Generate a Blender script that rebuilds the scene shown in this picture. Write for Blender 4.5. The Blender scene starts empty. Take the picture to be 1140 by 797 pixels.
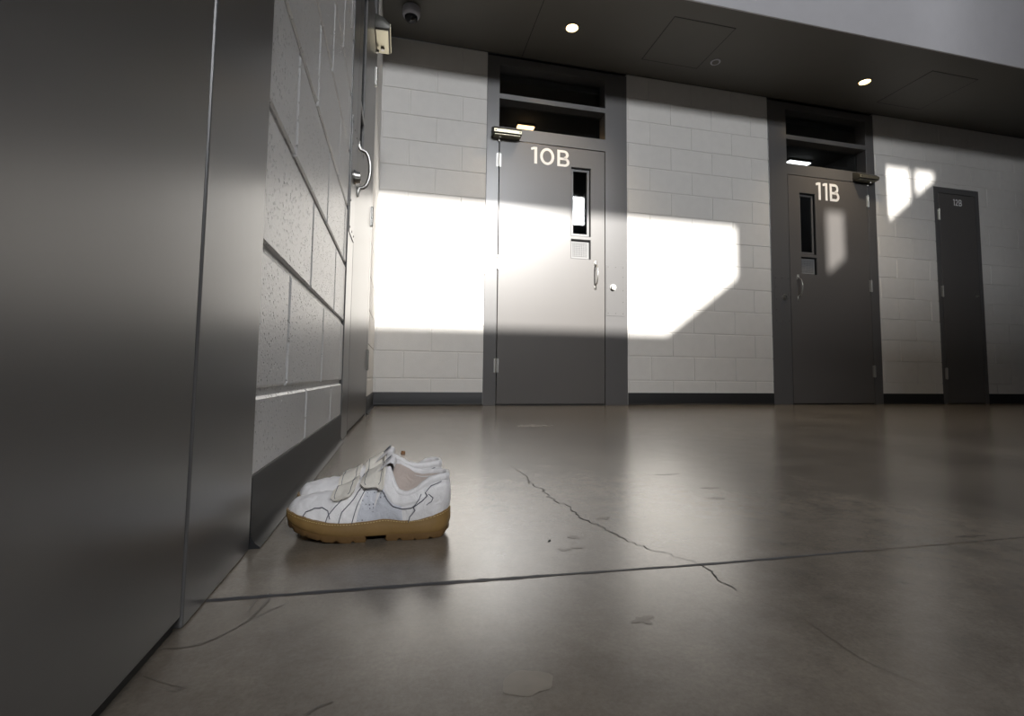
import bpy, bmesh, math, random
from mathutils import Vector, Matrix, noise
random.seed(7)
PI = math.pi
sc = bpy.context.scene
COL = sc.collection

# ------------------------------------------------------------------ camera
cam_d = bpy.data.cameras.new('camera')
cam = bpy.data.objects.new('camera', cam_d); COL.objects.link(cam)
yaw, pitch, roll = 0.2342, 0.0709, 0.0108
F = Vector((math.sin(yaw)*math.cos(pitch), math.cos(yaw)*math.cos(pitch), math.sin(pitch)))
R0 = Vector((math.cos(yaw), -math.sin(yaw), 0)); U0 = R0.cross(F)
R = R0*math.cos(roll) + U0*math.sin(roll)
U = -R0*math.sin(roll) + U0*math.cos(roll)
m = Matrix((R, U, -F)).transposed().to_4x4(); m.translation = Vector((0.1853, 0, 0.2294))
cam.matrix_world = m
cam_d.sensor_width = 36; cam_d.lens = 36*559.638/1140
cam_d.shift_x = -6.46/1140; cam_d.shift_y = -19.6/1140
cam_d.clip_start = 0.01; cam_d.clip_end = 200
sc.camera = cam

# ------------------------------------------------------------------ light
vs = sc.view_settings
vs.view_transform = 'Standard'; vs.look = 'None'; vs.gamma = 1; vs.use_curve_mapping = False
vs.exposure = 0.25
w = bpy.data.worlds.new('sky'); sc.world = w; w.use_nodes = True
bg = w.node_tree.nodes['Background']; bg.inputs[0].default_value = (0.55, 0.7, 1.0, 1); bg.inputs[1].default_value = 0.6
SUN_DX, SUN_S = -0.15, 0.50          # per metre of +Y: sideways and downward travel of the sun's rays
sun_d = bpy.data.lights.new('sun', 'SUN'); sun_d.energy = 9.0; sun_d.angle = math.radians(0.48); sun_d.color = (1.0, 0.97, 0.92)
sun = bpy.data.objects.new('sun', sun_d); COL.objects.link(sun)
sun.rotation_euler = Vector((SUN_DX, 1, -SUN_S)).to_track_quat('-Z', 'Y').to_euler()
sun.location = (0, -9, 9)
YR = -8.0                             # rear wall of the hall
YB = 3.851                            # wall with the numbered doors
def window_light(name, x0, x1, z0, z1, power, color):
    d = bpy.data.lights.new(name, 'AREA'); d.shape = 'RECTANGLE'; d.size = x1-x0; d.size_y = z1-z0
    d.energy = power; d.color = color
    o = bpy.data.objects.new(name, d); COL.objects.link(o)
    o.location = ((x0+x1)/2, YR-0.16, (z0+z1)/2); o.rotation_euler = (PI/2, 0, PI)   # shines along +Y
    o.rotation_euler = Vector((0, 1, 0)).to_track_quat('-Z', 'Z').to_euler()
    return o
SKY_WINDOWS = [(0.2, 1.9), (2.1, 3.8), (5.72, 6.30)]
for (a, b) in SKY_WINDOWS:
    window_light('window_daylight', a, b, 5.30, 6.40, 165*(b-a)*1.1, (0.95, 0.97, 1.0))

# ------------------------------------------------------------------ materials
def new_mat(name):
    mt = bpy.data.materials.new(name); mt.use_nodes = True
    nt = mt.node_tree; b = nt.nodes['Principled BSDF']
    return mt, nt, b
def rgba(c): return (c[0], c[1], c[2], 1)
def simple(name, col, rough=0.5, metal=0.0, bump=0.0, bscale=200.0, spec=0.5, coat=0.0, var=0.0, vscale=6.0):
    mt, nt, b = new_mat(name)
    b.inputs['Base Color'].default_value = rgba(col); b.inputs['Roughness'].default_value = rough
    b.inputs['Metallic'].default_value = metal; b.inputs['Specular IOR Level'].default_value = spec
    b.inputs['Coat Weight'].default_value = coat
    tc = nt.nodes.new('ShaderNodeTexCoord')
    if bump:
        n = nt.nodes.new('ShaderNodeTexNoise'); n.inputs['Scale'].default_value = bscale; n.inputs['Detail'].default_value = 3
        nt.links.new(tc.outputs['Object'], n.inputs['Vector'])
        bp = nt.nodes.new('ShaderNodeBump'); bp.inputs['Strength'].default_value = bump; bp.inputs['Distance'].default_value = 0.001
        nt.links.new(n.outputs[0], bp.inputs['Height']); nt.links.new(bp.outputs[0], b.inputs['Normal'])
    if var:
        n = nt.nodes.new('ShaderNodeTexNoise'); n.inputs['Scale'].default_value = vscale; n.inputs['Detail'].default_value = 5
        nt.links.new(tc.outputs['Object'], n.inputs['Vector'])
        mx = nt.nodes.new('ShaderNodeMix'); mx.data_type = 'RGBA'
        mx.inputs['A'].default_value = rgba([c*(1-var) for c in col]); mx.inputs['B'].default_value = rgba([min(1, c*(1+var)) for c in col])
        nt.links.new(n.outputs[0], mx.inputs['Factor']); nt.links.new(mx.outputs['Result'], b.inputs['Base Color'])
    return mt
def emit(name, col, s):
    mt, nt, b = new_mat(name)
    b.inputs['Base Color'].default_value = rgba(col); b.inputs['Emission Color'].default_value = rgba(col); b.inputs['Emission Strength'].default_value = s
    return mt

M = {}
M['door'] = simple('dark_grey_door_paint', (0.112, 0.105, 0.100), 0.31, bump=0.05, bscale=55, spec=0.7, var=0.05, vscale=3)
M['frame'] = simple('grey_frame_paint', (0.108, 0.105, 0.104), 0.29, bump=0.05, bscale=55, spec=0.8, var=0.05, vscale=3)
M['gasket'] = simple('black_gasket', (0.012, 0.012, 0.012), 0.6)
M['steel'] = simple('satin_steel', (0.50, 0.49, 0.46), 0.35, metal=1.0)
M['closer'] = simple('closer_metal', (0.52, 0.49, 0.38), 0.35, metal=0.9)
M['closer_dark'] = simple('closer_dark_cover', (0.06, 0.058, 0.05), 0.4, metal=0.3)
M['white'] = simple('white_vinyl', (0.97, 0.97, 0.97), 0.4)
M['vinyl'] = simple('black_cove_vinyl', (0.018, 0.018, 0.019), 0.48, bump=0.1, bscale=30, spec=0.3)
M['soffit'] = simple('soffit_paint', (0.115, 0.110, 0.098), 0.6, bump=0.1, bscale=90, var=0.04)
M['fascia'] = simple('fascia_paint', (0.50, 0.49, 0.51), 0.7, bump=0.15, bscale=60, var=0.05, vscale=9)
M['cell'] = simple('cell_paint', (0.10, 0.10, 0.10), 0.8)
M['groove'] = simple('groove_shadow_gap', (0.03, 0.03, 0.03), 0.8)
M['plastic'] = simple('pale_grey_plastic', (0.45, 0.45, 0.5), 0.4)
M['dome'] = simple('smoked_dome', (0.01, 0.01, 0.012), 0.08)
M['vent'] = simple('perforated_grey_metal', (0.2, 0.2, 0.2), 0.55)
M['hall'] = simple('hall_paint', (0.20, 0.195, 0.19), 0.8)
M['hallwhite'] = simple('hall_ceiling_paint', (0.16, 0.16, 0.16), 0.8)
M['bulb'] = emit('warm_bulb', (1.0, 0.72, 0.36), 9.0)
M['strip_warm'] = emit('warm_reflection_glow', (1.0, 0.62, 0.30), 3.0)  # this and the next: glow standing in for reflections in the transoms
M['strip_white'] = emit('white_reflection_glow', (0.95, 0.98, 1.0), 3.0)
M['reflector'] = simple('lamp_reflector', (0.9, 0.85, 0.75), 0.3, metal=0.6)

# clear glass in front of dark rooms
mt, nt, b = new_mat('glass'); M['glass'] = mt
b.inputs['Base Color'].default_value = (0.9, 0.93, 0.93, 1); b.inputs['Roughness'].default_value = 0.0
b.inputs['Transmission Weight'].default_value = 1.0; b.inputs['IOR'].default_value = 1.5

# painted block
def block_mat(name, col, pore, rough=0.38, speck=0.3):
    mt, nt, b = new_mat(name)
    b.inputs['Roughness'].default_value = rough
    tc = nt.nodes.new('ShaderNodeTexCoord')
    n1 = nt.nodes.new('ShaderNodeTexNoise'); n1.inputs['Scale'].default_value = 160; n1.inputs['Detail'].default_value = 4
    n2 = nt.nodes.new('ShaderNodeTexNoise'); n2.inputs['Scale'].default_value = 14; n2.inputs['Detail'].default_value = 4
    vo = nt.nodes.new('ShaderNodeTexVoronoi'); vo.inputs['Scale'].default_value = 110; vo.inputs['Randomness'].default_value = 1
    for n in (n1, n2, vo): nt.links.new(tc.outputs['Object'], n.inputs['Vector'])
    # pores: small voronoi cells, only where a coarser noise allows
    rp = nt.nodes.new('ShaderNodeValToRGB'); rp.color_ramp.elements[0].position = 0.12; rp.color_ramp.elements[0].color = (0, 0, 0, 1)
    rp.color_ramp.elements[1].position = 0.30; rp.color_ramp.elements[1].color = (1, 1, 1, 1)
    nt.links.new(vo.outputs['Distance'], rp.inputs['Fac'])
    n3 = nt.nodes.new('ShaderNodeTexNoise'); n3.inputs['Scale'].default_value = 45; n3.inputs['Detail'].default_value = 2
    nt.links.new(tc.outputs['Object'], n3.inputs['Vector'])
    rp2 = nt.nodes.new('ShaderNodeValToRGB'); rp2.color_ramp.elements[0].position = 0.43; rp2.color_ramp.elements[0].color = (1, 1, 1, 1)
    rp2.color_ramp.elements[1].position = 0.51; rp2.color_ramp.elements[1].color = (0, 0, 0, 1)
    nt.links.new(n3.outputs[0], rp2.inputs['Fac'])
    mxm = nt.nodes.new('ShaderNodeMath'); mxm.operation = 'MAXIMUM'
    nt.links.new(rp.outputs[0], mxm.inputs[0]); nt.links.new(rp2.outputs[0], mxm.inputs[1])
    a = nt.nodes.new('ShaderNodeMath'); a.operation = 'MULTIPLY_ADD'; a.inputs[1].default_value = 0.35
    nt.links.new(n1.outputs[0], a.inputs[0]); nt.links.new(mxm.outputs[0], a.inputs[2])
    bp = nt.nodes.new('ShaderNodeBump'); bp.inputs['Strength'].default_value = pore; bp.inputs['Distance'].default_value = 0.004
    nt.links.new(a.outputs[0], bp.inputs['Height']); nt.links.new(bp.outputs[0], b.inputs['Normal'])
    mx = nt.nodes.new('ShaderNodeMix'); mx.data_type = 'RGBA'
    mx.inputs['A'].default_value = rgba([c*0.94 for c in col]); mx.inputs['B'].default_value = rgba([c*1.05 for c in col])
    nt.links.new(n2.outputs[0], mx.inputs['Factor']); nt.links.new(mx.outputs['Result'], b.inputs['Base Color'])
    return mt
M['block'] = block_mat('painted_block', (0.70, 0.68, 0.65), 0.25, 0.5)
M['block_near'] = block_mat('painted_block_near', (0.68, 0.67, 0.66), 1.0, 0.32)

# polished concrete
mt, nt, b = new_mat('polished_concrete'); M['floor'] = mt
tc = nt.nodes.new('ShaderNodeTexCoord')
def nz(scale, detail, rough=0.6, dist=0.0):
    n = nt.nodes.new('ShaderNodeTexNoise'); n.inputs['Scale'].default_value = scale; n.inputs['Detail'].default_value = detail
    n.inputs['Roughness'].default_value = rough; n.inputs['Distortion'].default_value = dist
    nt.links.new(tc.outputs['Object'], n.inputs['Vector']); return n
big, mid, fine = nz(2.2, 6, 0.62, 0.2), nz(13, 9, 0.75, 0.1), nz(230, 6, 0.8)
cr = nt.nodes.new('ShaderNodeValToRGB')
cr.color_ramp.elements[0].position = 0.30; cr.color_ramp.elements[0].color = (0.088, 0.073, 0.058, 1)
cr.color_ramp.elements[1].position = 0.72; cr.color_ramp.elements[1].color = (0.290, 0.247, 0.196, 1)
add = nt.nodes.new('ShaderNodeMath'); add.operation = 'MULTIPLY_ADD'; add.inputs[1].default_value = 0.5
mm = nt.nodes.new('ShaderNodeMath'); mm.operation = 'MULTIPLY'; mm.inputs[1].default_value = 0.5
nt.links.new(mid.outputs[0], mm.inputs[0]); nt.links.new(big.outputs[0], add.inputs[0]); nt.links.new(mm.outputs[0], add.inputs[2])
nt.links.new(add.outputs[0], cr.inputs['Fac'])
mx = nt.nodes.new('ShaderNodeMix'); mx.data_type = 'RGBA'; mx.blend_type = 'MULTIPLY'; mx.inputs['Factor'].default_value = 0.6
nt.links.new(cr.outputs[0], mx.inputs['A'])
fr = nt.nodes.new('ShaderNodeValToRGB'); fr.color_ramp.elements[0].position = 0.3; fr.color_ramp.elements[1].position = 0.6
fr.color_ramp.elements[0].color = (0.55, 0.55, 0.55, 1)
nt.links.new(fine.outputs[0], fr.inputs['Fac']); nt.links.new(fr.outputs[0], mx.inputs['B'])
nt.links.new(mx.outputs['Result'], b.inputs['Base Color'])
mr = nt.nodes.new('ShaderNodeMapRange'); b.inputs['Specular IOR Level'].default_value = 0.75; mr.inputs['To Min'].default_value = 0.18; mr.inputs['To Max'].default_value = 0.25
nt.links.new(mid.outputs[0], mr.inputs['Value']); nt.links.new(mr.outputs[0], b.inputs['Roughness'])
bp = nt.nodes.new('ShaderNodeBump'); bp.inputs['Strength'].default_value = 0.12; bp.inputs['Distance'].default_value = 0.001
nt.links.new(fine.outputs[0], bp.inputs['Height']); nt.links.new(bp.outputs[0], b.inputs['Normal'])
M['crack'] = simple('crack_dark', (0.03, 0.027, 0.024), 0.9)
M['joint'] = simple('joint_filler', (0.055, 0.055, 0.06), 0.6, var=0.4, vscale=20)
M['scuff'] = simple('rubber_scuff', (0.10, 0.083, 0.066), 0.28)
M['pale'] = simple('pale_patch', (0.245, 0.21, 0.168), 0.25, var=0.3, vscale=40)
M['stainm'] = simple('thin_stain', (0.13, 0.108, 0.086), 0.27, var=0.3, vscale=60)

# shoe materials
def leather(name, col, rough=0.45, perf=False):
    mt, nt, b = new_mat(name); b.inputs['Roughness'].default_value = rough
    tc = nt.nodes.new('ShaderNodeTexCoord')
    n = nt.nodes.new('ShaderNodeTexNoise'); n.inputs['Scale'].default_value = 45; n.inputs['Detail'].default_value = 5
    nt.links.new(tc.outputs['Object'], n.inputs['Vector'])
    mx = nt.nodes.new('ShaderNodeMix'); mx.data_type = 'RGBA'
    mx.inputs['A'].default_value = rgba([c*0.84 for c in col]); mx.inputs['B'].default_value = rgba([min(1, c*1.1) for c in col])
    nt.links.new(n.outputs[0], mx.inputs['Factor'])
    n2 = nt.nodes.new('ShaderNodeTexNoise'); n2.inputs['Scale'].default_value = 55; n2.inputs['Detail'].default_value = 5; n2.inputs['Distortion'].default_value = 1.0
    nt.links.new(tc.outputs['Object'], n2.inputs['Vector'])
    bp = nt.nodes.new('ShaderNodeBump'); bp.inputs['Strength'].default_value = 0.7; bp.inputs['Distance'].default_value = 0.003
    nt.links.new(n2.outputs[0], bp.inputs['Height']); nt.links.new(bp.outputs[0], b.inputs['Normal'])
    out = mx.outputs['Result']
    if perf:
        vo = nt.nodes.new('ShaderNodeTexVoronoi'); vo.inputs['Scale'].default_value = 190; vo.inputs['Randomness'].default_value = 0.25
        nt.links.new(tc.outputs['Object'], vo.inputs['Vector'])
        rp = nt.nodes.new('ShaderNodeValToRGB'); rp.color_ramp.elements[0].position = 0.16; rp.color_ramp.elements[0].color = (0.25, 0.25, 0.3, 1)
        rp.color_ramp.elements[1].position = 0.24; rp.color_ramp.elements[1].color = (1, 1, 1, 1)
        nt.links.new(vo.outputs['Distance'], rp.inputs['Fac'])
        m2 = nt.nodes.new('ShaderNodeMix'); m2.data_type = 'RGBA'; m2.blend_type = 'MULTIPLY'; m2.inputs['Factor'].default_value = 1
        nt.links.new(out, m2.inputs['A']); nt.links.new(rp.outputs[0], m2.inputs['B']); out = m2.outputs['Result']
    nt.links.new(out, b.inputs['Base Color'])
    return mt
M['lea'] = leather('white_leather', (0.90, 0.875, 0.87))
M['lea_cream'] = leather('cream_strap', (0.86, 0.81, 0.72))
M['lea_perf'] = leather('perforated_grey_leather', (0.66, 0.67, 0.72), 0.5, True)
M['lining'] = leather('beige_pink_lining', (0.72, 0.62, 0.56), 0.85)
M['insole'] = leather('worn_insole', (0.40, 0.34, 0.28), 0.9)
M['gum'] = simple('gum_rubber', (0.25, 0.15, 0.052), 0.42, bump=0.25, bscale=120, var=0.22, vscale=30)
M['gum_dark'] = simple('gum_outsole', (0.17, 0.095, 0.034), 0.5, bump=0.3, bscale=120, var=0.2, vscale=30)
M['thread'] = simple('yellow_thread', (0.62, 0.50, 0.25), 0.8)
M['seam'] = simple('grey_seam', (0.12, 0.12, 0.145), 0.8)
M['patch_blue'] = simple('blue_grey_fabric', (0.14, 0.15, 0.20), 0.8)
M['bark'] = simple('brown_chip', (0.30, 0.15, 0.07), 0.8)
M['bit'] = simple('black_chip', (0.02, 0.02, 0.02), 0.7)

# ------------------------------------------------------------------ helpers
def obj(name, bm, mat, parent=None, smooth=False, auto=None):
    me = bpy.data.meshes.new(name)
    bmesh.ops.recalc_face_normals(bm, faces=bm.faces[:])
    bm.to_mesh(me); bm.free()
    mats = mat if isinstance(mat, (list, tuple)) else [mat]
    for x in mats: me.materials.append(x)
    if smooth:
        for p in me.polygons: p.use_smooth = True
    if auto is not None:
        for p in me.polygons: p.use_smooth = True
        try: me.set_sharp_from_angle(angle=math.radians(auto))
        except Exception: pass
    o = bpy.data.objects.new(name, me); COL.objects.link(o)
    if parent: o.parent = parent
    return o
def struct(o, label=None):
    o['kind'] = 'structure'
    if label: o['label'] = label
    return o
def thing(name, label, cat, loc=(0, 0, 0), rotz=0, group=None):
    o = bpy.data.objects.new(name, None); COL.objects.link(o); o.empty_display_size = 0.05
    o.location = loc; o.rotation_euler = (0, 0, rotz); o['label'] = label; o['category'] = cat
    if group: o['group'] = group
    return o
def tag(o, label, cat, group=None):
    o['label'] = label; o['category'] = cat
    if group: o['group'] = group
    return o
def box(bm, x0, x1, y0, y1, z0, z1, bev=0.0, seg=2):
    vsn = [bm.verts.new((x, y, z)) for x in (x0, x1) for y in (y0, y1) for z in (z0, z1)]
    idx = [(0, 1, 3, 2), (4, 6, 7, 5), (0, 4, 5, 1), (2, 3, 7, 6), (0, 2, 6, 4), (1, 5, 7, 3)]
    fs = [bm.faces.new([vsn[i] for i in f]) for f in idx]
    if bev:
        es = set(e for f in fs for e in f.edges)
        bmesh.ops.bevel(bm, geom=list(es), offset=bev, segments=seg, affect='EDGES', profile=0.5)
    return fs
def cyl(bm, c, r, h, axis='Z', seg=24, r2=None, bev=0):
    """cylinder from c along +axis by h"""
    r2 = r if r2 is None else r2
    ax = {'X': Vector((1, 0, 0)), 'Y': Vector((0, 1, 0)), 'Z': Vector((0, 0, 1))}[axis]
    q = Vector((0, 0, 1)).rotation_difference(ax)
    prof = [(0, r), (h, r2)] if not bev else [(0, r), (h-bev, r2), (h, r2-bev)]
    rings = []
    for (t, rr) in prof:
        rings.append([bm.verts.new(Vector(c) + q @ Vector((rr*math.cos(2*PI*i/seg), rr*math.sin(2*PI*i/seg), t))) for i in range(seg)])
    for a, b_ in zip(rings[:-1], rings[1:]):
        for i in range(seg): bm.faces.new((a[i], a[(i+1) % seg], b_[(i+1) % seg], b_[i]))
    bm.faces.new(list(reversed(rings[0]))); bm.faces.new(rings[-1])
def tube(bm, pts, r, seg=8, flat=1.0, closed=False):
    pts = [Vector(p) for p in pts]; n = len(pts); rings = []
    up0 = None
    for i, p in enumerate(pts):
        t = (pts[min(i+1, n-1)] - pts[max(i-1, 0)]).normalized()
        if up0 is None:
            up0 = Vector((0, 0, 1)) if abs(t.z) < 0.9 else Vector((1, 0, 0))
        s = t.cross(up0).normalized(); u = s.cross(t).normalized(); up0 = u
        rr = r[i] if isinstance(r, (list, tuple)) else r
        rings.append([bm.verts.new(p + s*rr*math.cos(2*PI*k/seg) + u*rr*flat*math.sin(2*PI*k/seg)) for k in range(seg)])
    for a, b_ in zip(rings[:-1], rings[1:]):
        for k in range(seg): bm.faces.new((a[k], a[(k+1) % seg], b_[(k+1) % seg], b_[k]))
    bm.faces.new(list(reversed(rings[0]))); bm.faces.new(rings[-1])
def prism(bm, poly, d0, d1, plane='XZ', bev=0):
    """extrude a 2-D polygon; plane XZ extrudes along Y, XY along Z, YZ along X"""
    def P(a, b_, d):
        return {'XZ': (a, d, b_), 'XY': (a, b_, d), 'YZ': (d, a, b_)}[plane]
    A = [bm.verts.new(P(a, b_, d0)) for a, b_ in poly]; B = [bm.verts.new(P(a, b_, d1)) for a, b_ in poly]
    n = len(poly); fs = [bm.faces.new(A), bm.faces.new(list(reversed(B)))]
    for i in range(n): fs.append(bm.faces.new((A[i], B[i], B[(i+1) % n], A[(i+1) % n])))
    if bev:
        es = set(e for f in fs for e in f.edges)
        bmesh.ops.bevel(bm, geom=list(es), offset=bev, segments=2, affect='EDGES', profile=0.5)
def holed(bm, rect, holes, y0, y1, axis='Y', skip=()):
    """rectangular slab in (a, z) with rectangular holes, thickness along the third axis"""
    xs = sorted(set([rect[0], rect[1]] + [h[0] for h in holes] + [h[1] for h in holes]))
    zs = sorted(set([rect[2], rect[3]] + [h[2] for h in holes] + [h[3] for h in holes]))
    xs = [x for x in xs if rect[0]-1e-6 <= x <= rect[1]+1e-6]; zs = [z for z in zs if rect[2]-1e-6 <= z <= rect[3]+1e-6]
    def P(a, z, d): return {'Y': (a, d, z), 'X': (d, a, z), 'Z': (a, z, d)}[axis]
    cache = {}
    def V(i, k, s):
        key = (i, k, s)
        if key not in cache: cache[key] = bm.verts.new(P(xs[i], zs[k], y1 if s else y0))
        return cache[key]
    def solid(i, k):
        if i < 0 or k < 0 or i >= len(xs)-1 or k >= len(zs)-1: return False
        cx, cz = (xs[i]+xs[i+1])/2, (zs[k]+zs[k+1])/2
        return not any(h[0] < cx < h[1] and h[2] < cz < h[3] for h in holes)
    for i in range(len(xs)-1):
        for k in range(len(zs)-1):
            if not solid(i, k): continue
            for s in (0, 1): bm.faces.new((V(i, k, s), V(i+1, k, s), V(i+1, k+1, s), V(i, k+1, s)))
            if not solid(i-1, k): bm.faces.new((V(i, k, 0), V(i, k+1, 0), V(i, k+1, 1), V(i, k, 1)))
            if not solid(i+1, k): bm.faces.new((V(i+1, k, 0), V(i+1, k+1, 0), V(i+1, k+1, 1), V(i+1, k, 1)))
            if not solid(i, k-1): bm.faces.new((V(i, k, 0), V(i+1, k, 0), V(i+1, k, 1), V(i, k, 1)))
            if not solid(i, k+1): bm.faces.new((V(i, k+1, 0), V(i+1, k+1, 0), V(i+1, k+1, 1), V(i, k+1, 1)))
def soften(o, width=0.002, seg=2):
    md = o.modifiers.new('bevel', 'BEVEL'); md.width = width; md.segments = seg; md.limit_method = 'ANGLE'; md.angle_limit = math.radians(40)
    md.harden_normals = False
    return o
def ring_pts(cx, cy, rx, ry, n=40, a0=0.0, a1=2*PI):
    return [(cx+rx*math.cos(a0+(a1-a0)*i/n), cy+ry*math.sin(a0+(a1-a0)*i/n)) for i in range(n+1)]
def glyph_polys(ch):
    """strokes of a geometric sans figure, cap height 1; returns quads and the advance"""
    S = 0.158; Q = []
    def bar(x0, x1, y0, y1): Q.append([(x0, y0), (x1, y0), (x1, y1), (x0, y1)])
    def band(o, i):
        for k in range(len(o)-1): Q.append([o[k], o[k+1], i[k+1], i[k]])
    if ch == '1':
        bar(0.17, 0.17+S, 0, 1); Q.append([(0.0, 0.80), (0.17, 0.85), (0.17, 1.0), (0.10, 0.985), (-0.02, 0.93)]); return Q, 0.42
    if ch == '0':
        band(ring_pts(0.40, 0.5, 0.40, 0.515), ring_pts(0.40, 0.5, 0.40-S, 0.515-S)); return Q, 0.90
    if ch == 'B':
        bar(0, S, 0, 1)
        h = S*0.92
        for (y0, y1, w_) in ((0.0, 0.545, 0.70), (0.455, 1.0, 0.65)):
            r = (y1-y0)/2; cy = (y0+y1)/2; xc = w_-r
            bar(S, xc, y0, y0+h*0.98) if y0 == 0 else None
            bar(S, xc, y1-h, y1)
            band(ring_pts(xc, cy, r, r, 18, -PI/2, PI/2), ring_pts(xc, cy, r-S, r-h, 18, -PI/2, PI/2))
        return Q, 0.72
    if ch == '2':
        r = 0.30; band(ring_pts(0.32, 0.70, r, r, 22, PI*0.92, -PI*0.22), ring_pts(0.32, 0.70, r-S, r-S, 22, PI*0.92, -PI*0.22))
        e = (0.32+r*math.cos(-PI*0.22), 0.70+r*math.sin(-PI*0.22)); i = (0.32+(r-S)*math.cos(-PI*0.22), 0.70+(r-S)*math.sin(-PI*0.22))
        Q.append([(0.02, 0.10), (0.24, 0.12), e, i]); bar(0.02, 0.64, 0, S*0.95); return Q, 0.76
    return Q, 0.5
def text_bm(body, size, depth, bold=0.0):
    bm = bmesh.new(); x = 0
    for ch in body:
        Q, adv = glyph_polys(ch)
        for q in Q:
            A = [bm.verts.new((x+p[0], p[1], depth)) for p in q]; B = [bm.verts.new((x+p[0], p[1], -depth)) for p in q]
            bm.faces.new(A); bm.faces.new(list(reversed(B)))
            for k in range(len(q)): bm.faces.new((A[k], B[k], B[(k+1) % len(q)], A[(k+1) % len(q)]))
        x += adv+0.07
    return bm

# masonry: raised block faces over a recessed joint plane
BH, BW = 0.2032, 0.4064
def masonry(name, rects, phase, mat, to_world, joint=0.008, depth=0.0042, cham=0.0026, thick=0.15):
    """rects in (a, z); odd rows have their joints at phase + n*BW; to_world(a, z, d): d>0 towards the room"""
    bm = bmesh.new()
    def quad(p): bm.faces.new([bm.verts.new(to_world(*q)) for q in p])
    for (a0, a1, z0, z1) in rects:
        k0 = int(z0//BH)
        z = k0
        while z*BH < z1-1e-4:
            ra0, rb0 = z*BH, (z+1)*BH
            off = phase + (0 if z % 2 else BW/2)
            n = math.floor((a0-off)/BW)
            while off + n*BW < a1-1e-4:
                ja, jb = off+n*BW, off+(n+1)*BW
                x0 = max(ja+joint/2, a0); x1 = min(jb-joint/2, a1)
                y0 = max(ra0+joint/2, z0); y1 = min(rb0-joint/2, z1)
                n += 1
                if x1-x0 < 0.004 or y1-y0 < 0.004: continue
                c = cham
                L, Rr = (0 if ja+joint/2 < a0 else c), (0 if jb-joint/2 > a1 else c)
                Bt, T = (0 if ra0+joint/2 < z0 else c), (0 if rb0-joint/2 > z1 else c)
                o_ = [(x0, y0), (x1, y0), (x1, y1), (x0, y1)]
                i_ = [(x0+L, y0+Bt), (x1-Rr, y0+Bt), (x1-Rr, y1-T), (x0+L, y1-T)]
                O = [bm.verts.new(to_world(p[0], p[1], -depth)) for p in o_]
                Mm = [bm.verts.new(to_world(p[0], p[1], -c*0.8)) for p in o_]
                I = [bm.verts.new(to_world(p[0], p[1], 0)) for p in i_]
                bm.faces.new(I)
                for k in range(4):
                    bm.faces.new((O[k], O[(k+1) % 4], Mm[(k+1) % 4], Mm[k])); bm.faces.new((Mm[k], Mm[(k+1) % 4], I[(k+1) % 4], I[k]))
            z += 1
        # joint plane and the body of the wall behind it
        P = [to_world(a, z_, d) for d in (-depth, -thick) for (a, z_) in ((a0, z0), (a1, z0), (a1, z1), (a0, z1))]
        V = [bm.verts.new(p) for p in P]
        for f in ((0, 1, 2, 3), (7, 6, 5, 4), (0, 4, 5, 1), (1, 5, 6, 2), (2, 6, 7, 3), (3, 7, 4, 0)): bm.faces.new([V[i] for i in f])
    return struct(obj(name, bm, mat))

# ------------------------------------------------------------------ the hall
CZ = 2.845         # soffit height
YE = 2.955         # front edge of the walkway above
XR = 11.0
HT = 9.2
bm = bmesh.new(); box(bm, -0.3, XR+0.2, YR-0.2, YB+3.2, -0.2, 0.0)
floor = struct(obj('floor', bm, M['floor']), 'polished grey brown concrete floor')

F10, F11, F12 = (0.829, 2.045), (3.459, 4.672), (5.405, 5.998)
FH = 2.822
masonry('wall_back', [(0.0, F10[0], 0, CZ), (F10[1], F11[0], 0, CZ), (F11[1], F12[0], 0, CZ), (F12[0], F12[1], 2.19, CZ), (F12[1], XR, 0, CZ)],
        0.2253, M['block'], lambda a, z, d: (a, YB-d, z))
FD = (1.822, 3.026)   # far door in the left wall
ND = (-0.595, 0.7345)   # near door in the left wall
masonry('wall_left', [(ND[1], FD[0], 0, CZ), (-1.6, ND[0], 0, CZ)], 1.343, M['block_near'], lambda a, z, d: (d, a, z), joint=0.012, depth=0.007, cham=0.004)
masonry('wall_left', [(FD[1], YB, 0, CZ)], 1.343, M['block'], lambda a, z, d: (0.014+d, a, z), joint=0.010, depth=0.004, cham=0.003)
# tall part of the left wall, walls of the hall behind the camera
bm = bmesh.new(); box(bm, -0.2, 0.0, YR, -1.6, 0, HT); box(bm, -0.2, 0.0, -1.6, YE, CZ+0.0, HT)
struct(obj('wall_left', bm, M['hall']))
bm = bmesh.new(); box(bm, XR, XR+0.2, YR, YB+3, 0, HT); struct(obj('wall_right', bm, M['hall']))
# rear wall: a band of clerestory windows for the sky and openings above shaped to cast the sun patches
def shift(xw, zw): return (xw - SUN_DX*(YB-YR), zw + SUN_S*(YB-YR))
sun_holes = []
for (x0, x1, z0, z1) in ((-0.06, 3.12, 0.60, 1.645), (4.085, 4.30, 1.12, 1.885), (4.805, 5.12, 1.70, 2.392), (5.185, 5.43, 1.95, 2.392)):
    a = shift(x0, z0); b_ = shift(x1, z1); sun_holes.append((a[0], b_[0], a[1], b_[1]))
sky_holes = [(a, b_, 5.30, 6.40) for a, b_ in SKY_WINDOWS]
bm = bmesh.new(); holed(bm, (-0.2, XR+0.2, 0, HT), sun_holes+sky_holes, YR-0.15, YR)
struct(obj('wall_rear', bm, M['hall']))
for i, h in enumerate(sky_holes):
    bm = bmesh.new(); holed(bm, (h[0], h[1], h[2], h[3]), [(h[0]+0.05, h[1]-0.05, h[2]+0.05, h[3]-0.05)], YR-0.13, YR-0.02)
    struct(obj('window_%d' % (i+1), bm, M['frame']))
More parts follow.
